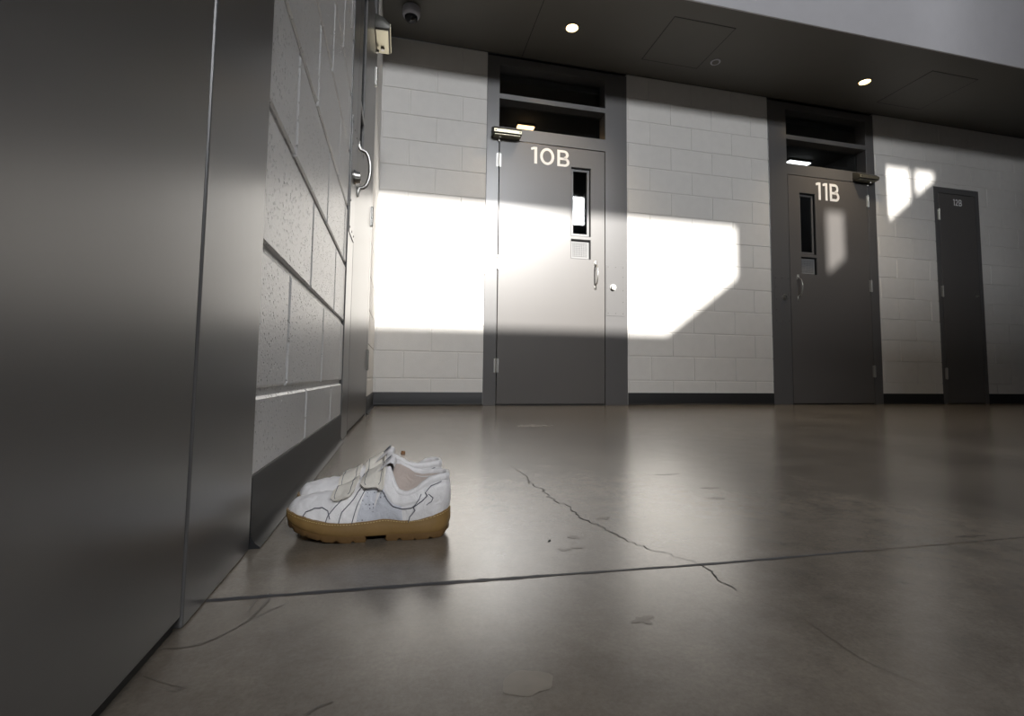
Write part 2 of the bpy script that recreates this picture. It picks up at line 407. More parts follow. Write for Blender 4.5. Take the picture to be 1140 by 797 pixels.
# unseen slab added outside to keep the sun off the clerestory windows
bm = bmesh.new(); box(bm, -0.5, 7.4, YR-2.6, YR-0.15, 6.43, 6.50); struct(obj('sun_blocker', bm, M['frame']), 'added outside slab blocking the sun above the clerestory windows')
# unseen sloping slabs added to cut the sun patches on the diagonal
def sun_mask(p0, p1, drop):
    a = shift(*p0); b_ = shift(*p1)
    bm = bmesh.new(); prism(bm, [(a[0], a[1]-drop), (b_[0], b_[1]-drop), b_, a], YR, YR+0.04); return bm
struct(obj('sun_mask_1', sun_mask((2.30, 0.50), (3.20, 1.19), 0.75), M['frame']), 'added sloping slab masking the sun on the rear wall')
struct(obj('sun_mask_2', sun_mask((3.95, 1.10), (5.60, 2.395), 0.60), M['frame']), 'upper added sloping slab masking the sun on the rear wall')
bm = bmesh.new(); box(bm, -0.3, XR+0.2, YR-0.2, YB+0.2, HT, HT+0.15); struct(obj('ceiling', bm, M['hallwhite']), 'high ceiling over the hall')
# unseen partition with piers, added behind the camera to dim the right side
bm = bmesh.new(); prism(bm, [(2.7, 0), (XR, 0), (XR, 7.0), (6.38, 7.0), (6.38, 5.10), (5.70, 4.58), (5.66, 7.0), (5.24, 7.0), (5.24, 4.20), (4.94, 3.98), (4.90, 7.0), (4.06, 7.0), (4.03, 3.30), (2.7, 3.30)], -2.1, -1.95); struct(obj('sky_blocker', bm, M['hall']))

# soffit with openings for the recessed lamps, and the fascia of the walkway above it
LAMPS = [(1.395, 3.42), (4.122, 3.435)]
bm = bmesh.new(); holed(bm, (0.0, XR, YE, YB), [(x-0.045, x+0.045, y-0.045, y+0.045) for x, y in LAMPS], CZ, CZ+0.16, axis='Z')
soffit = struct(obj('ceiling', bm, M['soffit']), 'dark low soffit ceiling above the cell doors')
bm = bmesh.new(); box(bm, 0.0, XR, YE-0.012, YE-0.0005, CZ-0.003, CZ+1.25); struct(obj('trim_3', bm, M['fascia']), 'pale fascia panel above the soffit edge')
bm = bmesh.new(); box(bm, 0.0, XR, YE, YB+3, CZ+0.17, CZ+0.3); struct(obj('trim_4', bm, M['hall']), 'walkway slab above the soffit')
bm = bmesh.new(); box(bm, -0.2, XR+0.2, YB+2.9, YB+3.0, 0, HT); struct(obj('wall_upper', bm, M['hall']))
bm = bmesh.new(); box(bm, 1.108, 1.113, YE, YB-0.002, CZ-0.0012, CZ+0.001); obj('control_joint', bm, M['groove'], soffit)

# baseboards
def cove(name, p0, p1, mat, h=0.1016, end0=True):
    """cove base along the line p0->p1, the room on its right hand side"""
    d = (Vector((p1[0]-p0[0], p1[1]-p0[1], 0))); L = d.length; d.normalize(); nrm = Vector((d.y, -d.x, 0))
    prof = [(0, 0), (0.016, 0), (0.0165, 0.002), (0.011, 0.006), (0.006, 0.013), (0.0042, 0.022), (0.0038, h-0.003), (0.002, h), (0, h)]
    bm = bmesh.new(); A = []; B = []
    for (o_, z) in prof:
        A.append(bm.verts.new(Vector((p0[0], p0[1], z)) + nrm*o_)); B.append(bm.verts.new(Vector((p1[0], p1[1], z)) + nrm*o_))
    bm.faces.new(A); bm.faces.new(list(reversed(B))); n = len(prof)
    for i in range(n): bm.faces.new((A[i], B[i], B[(i+1) % n], A[(i+1) % n]))
    return struct(obj(name, bm, mat, auto=50))
cove('baseboard_left', (0.0, ND[1]+0.002), (0.0, FD[0]-0.002), M['vinyl'], h=0.094)
cove('baseboard_left', (0.014, FD[1]+0.002), (0.014, YB-0.004), M['vinyl'])
for a, b_ in ((0.018, F10[0]-0.002), (F10[1]+0.002, F11[0]-0.002), (F11[1]+0.002, F12[0]-0.002), (F12[1]+0.002, XR-0.01)):
    cove('baseboard_back', (a, YB), (b_, YB), M['vinyl'])

# ------------------------------------------------------------------ doors
def door(name, label, loc, rotz, hinge, lock_w, leaf, hinge_w, transom=True, number=None, num_x=None, num_z=1.955, num_size=0.2,
         height=2.13, small=False, vision=True):
    """local x along the wall, -y towards the room; hinge 'L' or 'R'"""
    root = bpy.data.objects.new(name, None); COL.objects.link(root); root.location = loc; root.rotation_euler = (0, 0, rotz)
    root['kind'] = 'structure'; root['label'] = label; root['category'] = 'door'
    tot = lock_w+leaf+hinge_w
    def X(a): return a if hinge == 'L' else tot-a          # a measured from the hinge side
    def span(a, b_): p, q = X(a), X(b_); return (min(p, q), max(p, q))
    lx0, lx1 = span(hinge_w, hinge_w+leaf)
    ftop = FH if transom else height+0.06
    holes = [(lx0, lx1, -0.001, height)]
    if transom: holes += [(lx0, lx1, 2.235, 2.468), (lx0, lx1, 2.512, 2.752)]
    bm = bmesh.new(); holed(bm, (0.001, tot-0.001, 0, ftop), holes, -0.004, 0.125)
    fr = obj('frame', bm, M['frame'], root); soften(fr, 0.0022, 2)
    # stop behind the leaf
    bm = bmesh.new(); holed(bm, (lx0, lx1, 0, height), [(lx0+0.016, lx1-0.016, -0.001, height-0.016)], 0.052, 0.12)
    obj('door_stop', bm, M['gasket'], root)
    g = 0.005
    v0, v1 = span(hinge_w+leaf-0.302, hinge_w+leaf-0.130)
    lh = [(v0, v1, 1.372, 1.965), (v0, v1, 1.196, 1.362)] if vision else []
    lh = [(v0, v1, 1.385, 1.965), (v0, v1, 1.196, 1.358)] if vision else []
    bm = bmesh.new(); holed(bm, (lx0+g, lx1-g, 0.012, height-g), lh, -0.004, 0.045)
    lf = obj('door_leaf', bm, M['door'], root); soften(lf, 0.0025, 3)
    bm = bmesh.new(); box(bm, lx0+g, lx1-g, 0.002, 0.045, 0.0005, 0.0125); obj('sweep_and_shade', bm, M['gasket'], lf)  # black sweep, also fills in the shade under the leaf
    if vision:
        for (a, b_, z0, z1) in lh:
            bm = bmesh.new(); holed(bm, (a+0.0005, b_-0.0005, z0+0.0005, z1-0.0005), [(a+0.004, b_-0.004, z0+0.004, z1-0.004)], 0.003, 0.043); obj('gasket', bm, M['gasket'], lf)
        a, b_, z0, z1 = lh[0]
        bm = bmesh.new(); holed(bm, (a+0.005, b_-0.005, z0+0.005, z1-0.005), [(a+0.026, b_-0.026, z0+0.026, z1-0.026)], 0.018, 0.04)
        vf = obj('vision_frame', bm, M['frame'], lf); soften(vf, 0.0015, 1)
        bm = bmesh.new(); box(bm, a+0.022, b_-0.022, 0.027, 0.031, z0+0.022, z1-0.022); obj('vision_glass', bm, M['glass'], vf)
        a, b_, z0, z1 = lh[1]
        bm = bmesh.new(); N = 9
        hs = []
        for i in range(N):
            for k in range(N):
                cx = a+0.02+(b_-a-0.04)*(i+0.5)/N; cz = z0+0.02+(z1-z0-0.04)*(k+0.5)/N
                hs.append((cx-0.0035, cx+0.0035, cz-0.0035, cz+0.0035))
        holed(bm, (a+0.0045, b_-0.0045, z0+0.0045, z1-0.0045), hs, 0.022, 0.026); obj('vent_plate', bm, M['vent'], lf)
        bm = bmesh.new(); box(bm, a+0.0045, b_-0.0045, 0.034, 0.038, z0+0.0045, z1-0.0045); obj('vent_backing', bm, M['gasket'], lf)
    # hinges
    for hz in ((0.31, 1.125, 1.955) if not small else (0.30, 1.12, 1.90)):
        hg = bmesh.new(); xk = X(hinge_w)
        for q in range(5):
            z0 = hz-0.054+q*0.0216
            cyl(hg, (xk, -0.010, z0+0.0006), 0.0075, 0.0204, 'Z', 14)
        cyl(hg, (xk, -0.010, hz-0.058), 0.005, 0.116, 'Z', 10)
        box(hg, xk-0.019, xk+0.019, -0.0058, 0.002, hz-0.054, hz+0.054)
        obj('hinge', hg, M['steel'], root, auto=40)
    # lock on the wide jamb with its screwed cover plate
    if not small:
        kx = X(hinge_w+leaf+0.066)
        a, b_ = span(hinge_w+leaf+0.008, hinge_w+leaf+min(0.172, lock_w-0.02))
        if lock_w > 0.15:
            bm = bmesh.new(); box(bm, a, b_, -0.0065, 0.0, 0.735, 1.165, 0.0008, 1)
            lp = obj('lock_plate', bm, M['frame'], root)
            for (sx, sz) in [(0.04, 0.02), (0.5, 0.02), (0.96, 0.02), (0.96, 0.26), (0.96, 0.5), (0.96, 0.78), (0.96, 0.98), (0.5, 0.98), (0.04, 0.98)]:
                sx = 0.06+0.88*sx; sz = 0.03+0.94*sz
                sxx = sx if hinge == 'L' else 1-sx
                bm = bmesh.new(); cyl(bm, (a+(b_-a)*sxx, -0.0065, 0.735+0.43*sz), 0.0042, -0.0012, 'Y', 10); obj('screw', bm, M['closer_dark'], lp)
        bm = bmesh.new(); cyl(bm, (kx, -0.004, 0.972), 0.027, -0.008, 'Y', 28, r2=0.027); cyl(bm, (kx, -0.012, 0.972), 0.024, -0.017, 'Y', 28, r2=0.021)
        lk = obj('lock_cylinder', bm, M['steel'], root, auto=40)
        bm = bmesh.new(); box(bm, kx-0.002, kx+0.002, -0.0300, -0.0285, 0.962, 0.982); obj('keyhole', bm, M['gasket'], lk)
        # D shaped pull
        hx = X(hinge_w+leaf-0.088)
        pts = [(hx, -0.003, 1.185), (hx, -0.006, 1.165), (hx, -0.012, 1.150)]
        for q in range(13):
            t = q/12*PI
            pts.append((hx, -0.012-0.040*math.sin(t)**0.7, 1.068+0.080*math.cos(t)))
        pts += [(hx, -0.012, 0.986), (hx, -0.006, 0.972), (hx, -0.003, 0.952)]
        bm = bmesh.new(); tube(bm, pts, 0.0075, 10, 0.75)
        for zc in (1.168, 0.968): box(bm, hx-0.011, hx+0.011, -0.006, 0.001, zc-0.022, zc+0.022, 0.002, 1)
        obj('pull_handle', bm, M['steel'], lf, auto=50)
    else:
        hx = X(hinge_w+leaf-0.055)
        bm = bmesh.new(); cyl(bm, (hx, 0.0, 0.99+0.10), 0.014, -0.012, 'Y', 18); box(bm, hx-0.004, hx+0.004, -0.03, -0.01, 1.085, 1.095); obj('lock_cylinder', bm, M['steel'], lf, auto=40)
    if transom:
        for (z0, z1) in ((2.235, 2.468), (2.512, 2.752)):
            bm = bmesh.new(); box(bm, lx0, lx1, 0.100, 0.106, z0, z1); obj('transom_glass', bm, M['glass'], root)
        # closer: wedge shaped body on the head of the frame above the hinge
        c0, c1 = span(hinge_w-0.06, hinge_w+0.17)
        prof = [(-0.004, 2.138), (-0.078, 2.142), (-0.086, 2.150), (-0.084, 2.172), (-0.050, 2.205), (-0.004, 2.222)]
        bm = bmesh.new(); prism(bm, prof, c0, c1, 'YZ', 0.0025)
        cb = obj('door_closer', bm, M['closer_dark'], root, auto=30)
        bm = bmesh.new(); box(bm, c0+0.003, c1-0.003, -0.0885, -0.083, 2.146, 2.173, 0.001, 1); fp = obj('face_plate', bm, M['closer'], cb); fp['label'] = 'bright metal face plate'
        for xx in (c0+0.018, c1-0.018):
            bm = bmesh.new(); cyl(bm, (xx, -0.0885, 2.1595), 0.0055, -0.002, 'Y', 12); obj('screw', bm, M['closer_dark'], cb)
        bm = bmesh.new(); box(bm, c0+0.012, c1-0.012, -0.075, -0.008, 2.1335, 2.1395, 0.001, 1); obj('bottom_plate', bm, M['closer'], cb)
        xk = X(hinge_w)
        bm = bmesh.new(); cyl(bm, (xk+(0.002 if hinge == 'L' else -0.002), -0.040, 2.1335), 0.011, -0.012, 'Z', 14); cyl(bm, (xk, -0.012, 2.12), 0.008, -0.018, 'Z', 12); obj('pivot', bm, M['steel'], cb, auto=40)
    if number:
        bm = text_bm(number, num_size, 0.0006, num_size*0.012)
        xs_ = [v.co.x for v in bm.verts]; ys_ = [v.co.y for v in bm.verts]
        x0, x1, y0, y1 = min(xs_), max(xs_), min(ys_), max(ys_)
        (tx0, tx1), (tz0, tz1) = num_x, num_z
        for v in bm.verts:
            a = tx0+(v.co.x-x0)/(x1-x0)*(tx1-tx0); z = tz0+(v.co.y-y0)/(y1-y0)*(tz1-tz0)
            v.co = Vector((a, -0.0048-v.co.z, z))
        nb = obj('number', bm, M['white'], lf); nb['label'] = 'white lettering ' + number
    return root
door('door_1', 'dark grey steel cell door numbered 10B with transom lights', (F10[0], YB, 0), 0, 'L', 0.200, 0.914, 0.102,
     number='10B', num_x=(1.196-0.829, 1.527-0.829), num_z=(1.957, 2.100))
door('door_2', 'dark grey steel cell door numbered 11B with transom lights', (F11[0], YB, 0), 0, 'R', 0.200, 0.914, 0.099,
     number='11B', num_x=(3.972-3.459, 4.24-3.459), num_z=(1.916, 2.085))
door('door_3', 'narrow plain dark steel door numbered 12B', (F12[0], YB, 0), 0, 'L', 0.05, 0.493, 0.05, transom=False,
     number='12B', num_x=(5.650-5.405, 5.765-5.405), num_z=(2.012, 2.078), num_size=0.08, small=True, vision=False)
door('door_4', 'dark steel door in the left wall with chrome D pull handle', (0.0, FD[0], 0), PI/2-0.0105, 'R', 0.190, 0.914, 0.100)
door('door_5', 'large dark steel door closest to camera in the left wall', (0.0, ND[0], 0), PI/2, 'L', 0.210, 1.020, 0.0995)

# dark rooms behind the doors
def room(x0, x1, y0, y1, nm):
    bm = bmesh.new()
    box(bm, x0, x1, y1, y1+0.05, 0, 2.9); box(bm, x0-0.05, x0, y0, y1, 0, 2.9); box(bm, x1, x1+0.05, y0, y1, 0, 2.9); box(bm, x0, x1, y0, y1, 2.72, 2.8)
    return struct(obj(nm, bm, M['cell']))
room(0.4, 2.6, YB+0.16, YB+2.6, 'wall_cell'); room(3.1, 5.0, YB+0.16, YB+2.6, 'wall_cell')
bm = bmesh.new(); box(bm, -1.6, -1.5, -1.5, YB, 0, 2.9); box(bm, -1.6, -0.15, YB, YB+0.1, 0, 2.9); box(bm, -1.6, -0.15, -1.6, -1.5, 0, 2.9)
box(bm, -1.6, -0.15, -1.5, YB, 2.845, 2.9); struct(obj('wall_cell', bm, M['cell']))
def transom_glow(loc, sx, sy, mat, label):  # added glowing strip, stands in for a bright reflection in the transom glass
    t = thing('transom_glow', label, 'glow strip', loc)
    bm = bmesh.new(); box(bm, -sx-0.01, sx+0.01, -sy-0.01, sy+0.01, -0.02, 0.0, 0.003, 1); obj('strip_back', bm, M['closer_dark'], t)
    bm = bmesh.new(); box(bm, -sx, sx, -sy, sy, -0.034, -0.018, 0.004, 2); obj('glow_face', bm, mat, t)
transom_glow((1.36, YB+0.84, 2.72), 0.085, 0.03, M['strip_warm'], 'added warm glowing strip for the glint in the transom glass above door 10B')
transom_glow((4.58, YB+0.845, 2.72), 0.14, 0.03, M['strip_white'], 'added white glowing strip for the window reflection in the transom glass above door 11B')

# ------------------------------------------------------------------ fittings on the soffit
for i, (x, y) in enumerate(LAMPS):
    t = thing('recessed_downlight', ['glowing warm round downlight in the soffit above door 10B', 'glowing warm round downlight in the soffit above door 11B',
              'round downlight in the soffit beyond door 12B'][i], 'ceiling light', (x, y, CZ), 0, None)
    bm = bmesh.new(); seg = 40; prof = [(0.043, 0.035), (0.0455, 0.0), (0.047, -0.0025), (0.066, -0.002), (0.067, 0.0005), (0.0655, 0.0005)]
    rings = [[bm.verts.new((r*math.cos(2*PI*k/seg), r*math.sin(2*PI*k/seg), z)) for k in range(seg)] for r, z in prof]
    for a, b_ in zip(rings[:-1], rings[1:]):
        for k in range(seg): bm.faces.new((a[k], a[(k+1) % seg], b_[(k+1) % seg], b_[k]))
    obj('trim_ring', bm, M['soffit'], t, auto=40)
    bm = bmesh.new(); prof = [(0.0445, 0.0), (0.040, 0.02), (0.030, 0.05), (0.018, 0.075), (0.002, 0.08)]
    rings = [[bm.verts.new((r*math.cos(2*PI*k/seg), r*math.sin(2*PI*k/seg), z)) for k in range(seg)] for r, z in prof]
    for a, b_ in zip(rings[:-1], rings[1:]):
        for k in range(seg): bm.faces.new((a[k], a[(k+1) % seg], b_[(k+1) % seg], b_[k]))
    obj('reflector', bm, M['reflector'], t, smooth=True)
    bm = bmesh.new(); prof = [(0.001, 0.004), (0.020, 0.006), (0.034, 0.010), (0.036, 0.014), (0.022, 0.035), (0.012, 0.055), (0.001, 0.06)]
    rings = [[bm.verts.new((r*math.cos(2*PI*k/seg), r*math.sin(2*PI*k/seg), z)) for k in range(seg)] for r, z in prof]
    for a, b_ in zip(rings[:-1], rings[1:]):
        for k in range(seg): bm.faces.new((a[k], a[(k+1) % seg], b_[(k+1) % seg], b_[k]))
    obj('bulb', bm, M['bulb'], t, smooth=True)
    ld = bpy.data.lights.new('downlight_beam', 'SPOT'); ld.energy = 40; ld.color = (1.0, 0.80, 0.55); ld.spot_size = math.radians(105); ld.spot_blend = 0.9; ld.shadow_soft_size = 0.03
    lo = bpy.data.objects.new('downlight_beam', ld); COL.objects.link(lo); lo.parent = t; lo.location = (0, 0, -0.012)

def access_panel(x0, y0, s, label):
    t = thing('access_panel', label, 'access panel', (x0, y0, CZ))
    bm = bmesh.new(); holed(bm, (-0.006, s+0.006, -0.006, s+0.006), [(0, s, 0, s)], -0.0012, 0.0, axis='Z'); obj('gap', bm, M['groove'], t)
    bm = bmesh.new(); box(bm, 0.0, s, 0.0, s, -0.0022, -0.0002, 0.0006, 1); obj('panel', bm, M['soffit'], t)
access_panel(2.078, 3.122, 0.50, 'square access panel in the soffit between doors 10B and 11B')
access_panel(4.525, 3.163, 0.50, 'square access panel in the soffit right of the second downlight')
t = thing('sprinkler', 'small round concealed sprinkler cover on the soffit', 'sprinkler', (2.682, 3.51, CZ))
bm = bmesh.new(); cyl(bm, (0, 0, -0.004), 0.040, 0.004, 'Z', 32); obj('cover_ring', bm, M['plastic'], t, auto=40)
bm = bmesh.new(); cyl(bm, (0, 0, -0.0065), 0.028, 0.0035, 'Z', 32); obj('cap', bm, M['soffit'], t, auto=40)

t = thing('security_camera', 'grey dome security camera under the soffit in the corner', 'camera', (0.214, 3.50, CZ))
def lathe(prof, mat, nm, parent, seg=36, tilt=None):
    bm = bmesh.new()
    rings = [[bm.verts.new((r*math.cos(2*PI*k/seg), r*math.sin(2*PI*k/seg), z)) for k in range(seg)] for r, z in prof]
    for a, b_ in zip(rings[:-1], rings[1:]):
        for k in range(seg): bm.faces.new((a[k], a[(k+1) % seg], b_[(k+1) % seg], b_[k]))
    bm.faces.new(rings[0]); bm.faces.new(rings[-1])
    return obj(nm, bm, mat, parent, auto=50)
lathe([(0.050, 0.0), (0.060, -0.006), (0.062, -0.03), (0.062, -0.055), (0.056, -0.068), (0.046, -0.074)], M['plastic'], 'body', t)
lathe([(0.046, -0.070)] + [(0.046*math.cos(a*PI/16), -0.074-0.040*math.sin(a*PI/16)) for a in range(8)] + [(0.001, -0.114)], M['dome'], 'dome', t)

# ------------------------------------------------------------------ marks on the floor
def ribbon(name, pts, wdt, mat, z=0.0004, taper=True, jitter=0.0):
    bm = bmesh.new(); n = len(pts); L = []; Rr = []
    for i, p in enumerate(pts):
        a = Vector(pts[max(i-1, 0)]); b_ = Vector(pts[min(i+1, n-1)]); d = (b_-a).normalized(); s = Vector((-d.y, d.x))
        wi = wdt*(0.5 if not taper else 0.5*min(1, 0.25+4*min(i, n-1-i)/n))*(1+random.uniform(-jitter, jitter))
        L.append(bm.verts.new((p[0]+s.x*wi, p[1]+s.y*wi, z))); Rr.append(bm.verts.new((p[0]-s.x*wi, p[1]-s.y*wi, z)))
    for i in range(n-1): bm.faces.new((L[i], L[i+1], Rr[i+1], Rr[i]))
    return obj(name, bm, mat, floor)
def dens(pts, step, amp):
    out = []
    for (a, b_) in zip(pts[:-1], pts[1:]):
        a, b_ = Vector(a), Vector(b_); n = max(2, int((b_-a).length/step)); d = (b_-a).normalized(); s = Vector((-d.y, d.x))
        for i in range(n):
            p = a.lerp(b_, i/n) + s*random.uniform(-amp, amp); out.append((p.x, p.y))
    out.append(tuple(pts[-1])); return out
ribbon('control_joint', dens([(0.004, 0.5825), (0.06, 0.581), (0.16, 0.579), (0.36, 0.573)], 0.012, 0.0006), 0.0072, M['joint'], taper=False, jitter=0.3)
ribbon('control_joint', dens([(0.36, 0.573), (0.57, 0.5665), (0.80, 0.566)], 0.012, 0.0005), 0.0050, M['joint'], taper=False, jitter=0.3)
ribbon('control_joint', dens([(0.80, 0.566), (3.5, 0.56), (XR, 0.56)], 0.02, 0.0005), 0.0038, M['stainm'], taper=False, jitter=0.3)
ribbon('crack', dens([(0.474, 1.282), (0.479, 1.13), (0.470, 1.06), (0.479, 0.999), (0.472, 0.93), (0.487, 0.86), (0.484, 0.787), (0.499, 0.72), (0.507, 0.665), (0.520, 0.636), (0.540, 0.60), (0.554, 0.572)], 0.007, 0.0042), 0.0018, M['crack'], jitter=0.5)
ribbon('crack', dens([(0.554, 0.572), (0.556, 0.545), (0.546, 0.52), (0.551, 0.502), (0.549, 0.49)], 0.005, 0.0012), 0.0015, M['crack'], jitter=0.5)
ribbon('crack', dens([(0.549, 0.49), (0.558, 0.457), (0.570, 0.42), (0.563, 0.352), (0.58, 0.30)], 0.006, 0.0008), 0.0007, M['stainm'], jitter=0.4)
def blob(name, c, rx, ry, mat, ang=0, n=28, z=0.0003, irr=0.18):
    bm = bmesh.new(); ph = random.uniform(0, 9)
    vs_ = []
    for k in range(n):
        t_ = 2*PI*k/n; r = 1+irr*noise.noise(Vector((math.cos(t_)*1.3+ph, math.sin(t_)*1.3, 0)))*2
        x, y = rx*r*math.cos(t_), ry*r*math.sin(t_)
        vs_.append(bm.verts.new((c[0]+x*math.cos(ang)-y*math.sin(ang), c[1]+x*math.sin(ang)+y*math.cos(ang), z)))
    bm.faces.new(vs_); return obj(name, bm, mat, floor)
blob('pale_spot', (0.811, 2.272), 0.085, 0.055, M['pale'])
for pts, wd in (([(0.000, 0.492), (0.0152, 0.4888), (0.0307, 0.4926), (0.0437, 0.5065), (0.0563, 0.5271), (0.0617, 0.5516), (0.0654, 0.571), (0.0595, 0.5896)], 0.0028),
                ([(0.052, 0.5461), (0.0524, 0.5696), (0.055, 0.5796)], 0.0010), ([(0.0593, 0.5299), (0.0711, 0.5458), (0.0879, 0.5641)], 0.0010),
                ([(0.0033, 0.4527), (0.0176, 0.4427), (0.0296, 0.4345), (0.0424, 0.4284), (0.034, 0.4259), (0.0215, 0.433)], 0.0008),
                ([(0.1315, 0.3778), (0.1372, 0.385), (0.1484, 0.3894)], 0.0030)):
    ribbon('scuff_mark', dens(pts, 0.004, 0.0003), wd, M['scuff'], z=0.0003, jitter=0.4)
for (c, rx, ry) in (((0.811, 1.10), 0.030, 0.006), ((0.829, 0.950), 0.016, 0.006), ((0.79, 0.866), 0.022, 0.006), ((0.518, 0.781), 0.010, 0.006), ((0.439, 0.699), 0.010, 0.006),
                    ((0.407, 0.652), 0.008, 0.004), ((0.426, 0.655), 0.006, 0.003), ((0.418, 0.453), 0.010, 0.008), ((1.017, 0.586), 0.020, 0.004)):
    blob('stain', c, rx, ry, M['stainm'], irr=0.5)
blob('pale_spot', (0.286, 0.381), 0.019, 0.016, M['pale'], irr=0.16)

# ------------------------------------------------------------------ small chips lying on the floor
def chip(nm, loc, sx, sy, sz, rot, mat, label, cat):
    bm = bmesh.new(); n = 9; top = []; bot = []
    for k in range(n):
        a = 2*PI*k/n; r = 1+random.uniform(-0.25, 0.25)
        top.append(bm.verts.new((sx*r*math.cos(a)*0.8, sy*r*math.sin(a)*0.8, sz*random.uniform(0.7, 1.1)))); bot.append(bm.verts.new((sx*r*math.cos(a), sy*r*math.sin(a), 0)))
    bm.faces.new(top); bm.faces.new(list(reversed(bot)))
    for k in range(n): bm.faces.new((bot[k], bot[(k+1) % n], top[(k+1) % n], top[k]))
    o = obj(nm, bm, mat); o.location = loc; o.rotation_euler = (0, 0, rot); tag(o, label, cat); return o
chip('chip', (0.3985, 0.690, 0.0), 0.0050, 0.0016, 0.0012, 0.9, M['bit'], 'tiny black sliver on the floor right of the sneakers', 'debris')
chip('leaf_scrap', (0.209, 1.523, 0.0), 0.007, 0.006, 0.008, 0.3, M['bark'], 'tiny brown leaf scrap on the floor behind the sneakers', 'leaf')

# ------------------------------------------------------------------ sneakers
def interp(tab, x):
    if x <= tab[0][0]: return tab[0][1]
    for (a, va), (b_, vb) in zip(tab[:-1], tab[1:]):
        if x <= b_:
            t_ = (x-a)/(b_-a); t_ = t_*t_*(3-2*t_)*0.5+t_*0.5; return va+(vb-va)*t_
    return tab[-1][1]
LEN = 0.252
LAT = [(0, 0.0), (0.004, 0.014), (0.012, 0.0235), (0.025, 0.0300), (0.05, 0.0335), (0.09, 0.0335), (0.13, 0.038), (0.165, 0.0425), (0.19, 0.042), (0.215, 0.0365), (0.232, 0.028), (0.244, 0.017), (0.250, 0.007), (LEN, 0.0)]
MED = [(0, 0.0), (0.004, 0.014), (0.012, 0.0235), (0.025, 0.0300), (0.05, 0.0325), (0.09, 0.0285), (0.13, 0.031), (0.165, 0.0385), (0.19, 0.041), (0.215, 0.040), (0.232, 0.035), (0.244, 0.025), (0.250, 0.013), (LEN, 0.0)]
NU = 46
def ustat(i, n=NU):
    t_ = i/n; return LEN*(0.5-0.5*math.cos(PI*t_))
SOLE_TOP = [(0, 0.041), (0.02, 0.036), (0.045, 0.0305), (0.07, 0.029), (0.10, 0.0325), (0.125, 0.0300), (0.15, 0.0290), (0.175, 0.0300), (0.20, 0.0335), (0.225, 0.0385), (0.24, 0.0415), (LEN, 0.0425)]
SOLE_BOT = [(0, 0.006), (0.006, 0.001), (0.012, 0.0), (0.150, 0.0), (0.165, 0.001), (0.185, 0.003), (0.21, 0.008), (0.235, 0.014), (LEN, 0.020)]
RIDGE = [(0.090, 0.113), (0.105, 0.107), (0.12, 0.099), (0.14, 0.086), (0.16, 0.0745), (0.18, 0.0680), (0.20, 0.0655), (0.226, 0.0610)]
COLLAR = [(0, 0.092), (0.015, 0.0925), (0.03, 0.090), (0.042, 0.083), (0.055, 0.073), (0.068, 0.0685), (0.080, 0.071), (0.088, 0.082), (0.094, 0.097), (0.099, 0.107)]
COLLAR_M = [(0, 0.092), (0.015, 0.0925), (0.03, 0.0915), (0.045, 0.0905), (0.06, 0.093), (0.075, 0.101), (0.088, 0.107), (0.099, 0.109)]
COLW = [(0, 0.0), (0.004, 0.012), (0.010, 0.019), (0.025, 0.0255), (0.05, 0.0295), (0.07, 0.030), (0.085, 0.0275), (0.095, 0.022), (0.104, 0.0)]
def outline(n=NU):
    """closed plan outline: heel -> lateral -> toe -> medial"""
    pts = []
    for i in range(n): u = ustat(i, n); pts.append((u, interp(LAT, u)))
    for i in range(n, 0, -1): u = ustat(i, n); pts.append((u, -interp(MED, u)))
    return pts
def base_pt(s):
    """s in [-1, 1]: -1 = heel via medial ... 0 = toe ... +1 = heel via lateral; returns plan point"""
    u = LEN*(0.5+0.5*math.cos(PI*abs(s)))
    return u, (interp(LAT, u) if s >= 0 else -interp(MED, u))
UTH = 0.099           # throat: foot opening lies behind, instep ridge in front
def top_pt(s):
    u, v = base_pt(s); sg = 1 if s >= 0 else -1
    if u > 0.115:     # instep ridge
        t_ = (u-0.115)/(LEN-0.115); uu = UTH+(0.226-UTH)*t_**0.95
        return uu, 0.0, interp(RIDGE, uu)
    t_ = u/0.115; uu = UTH*t_ + 0.004*(1-t_)
    return uu, sg*interp(COLW, uu), interp(COLLAR if sg > 0 else COLLAR_M, uu)
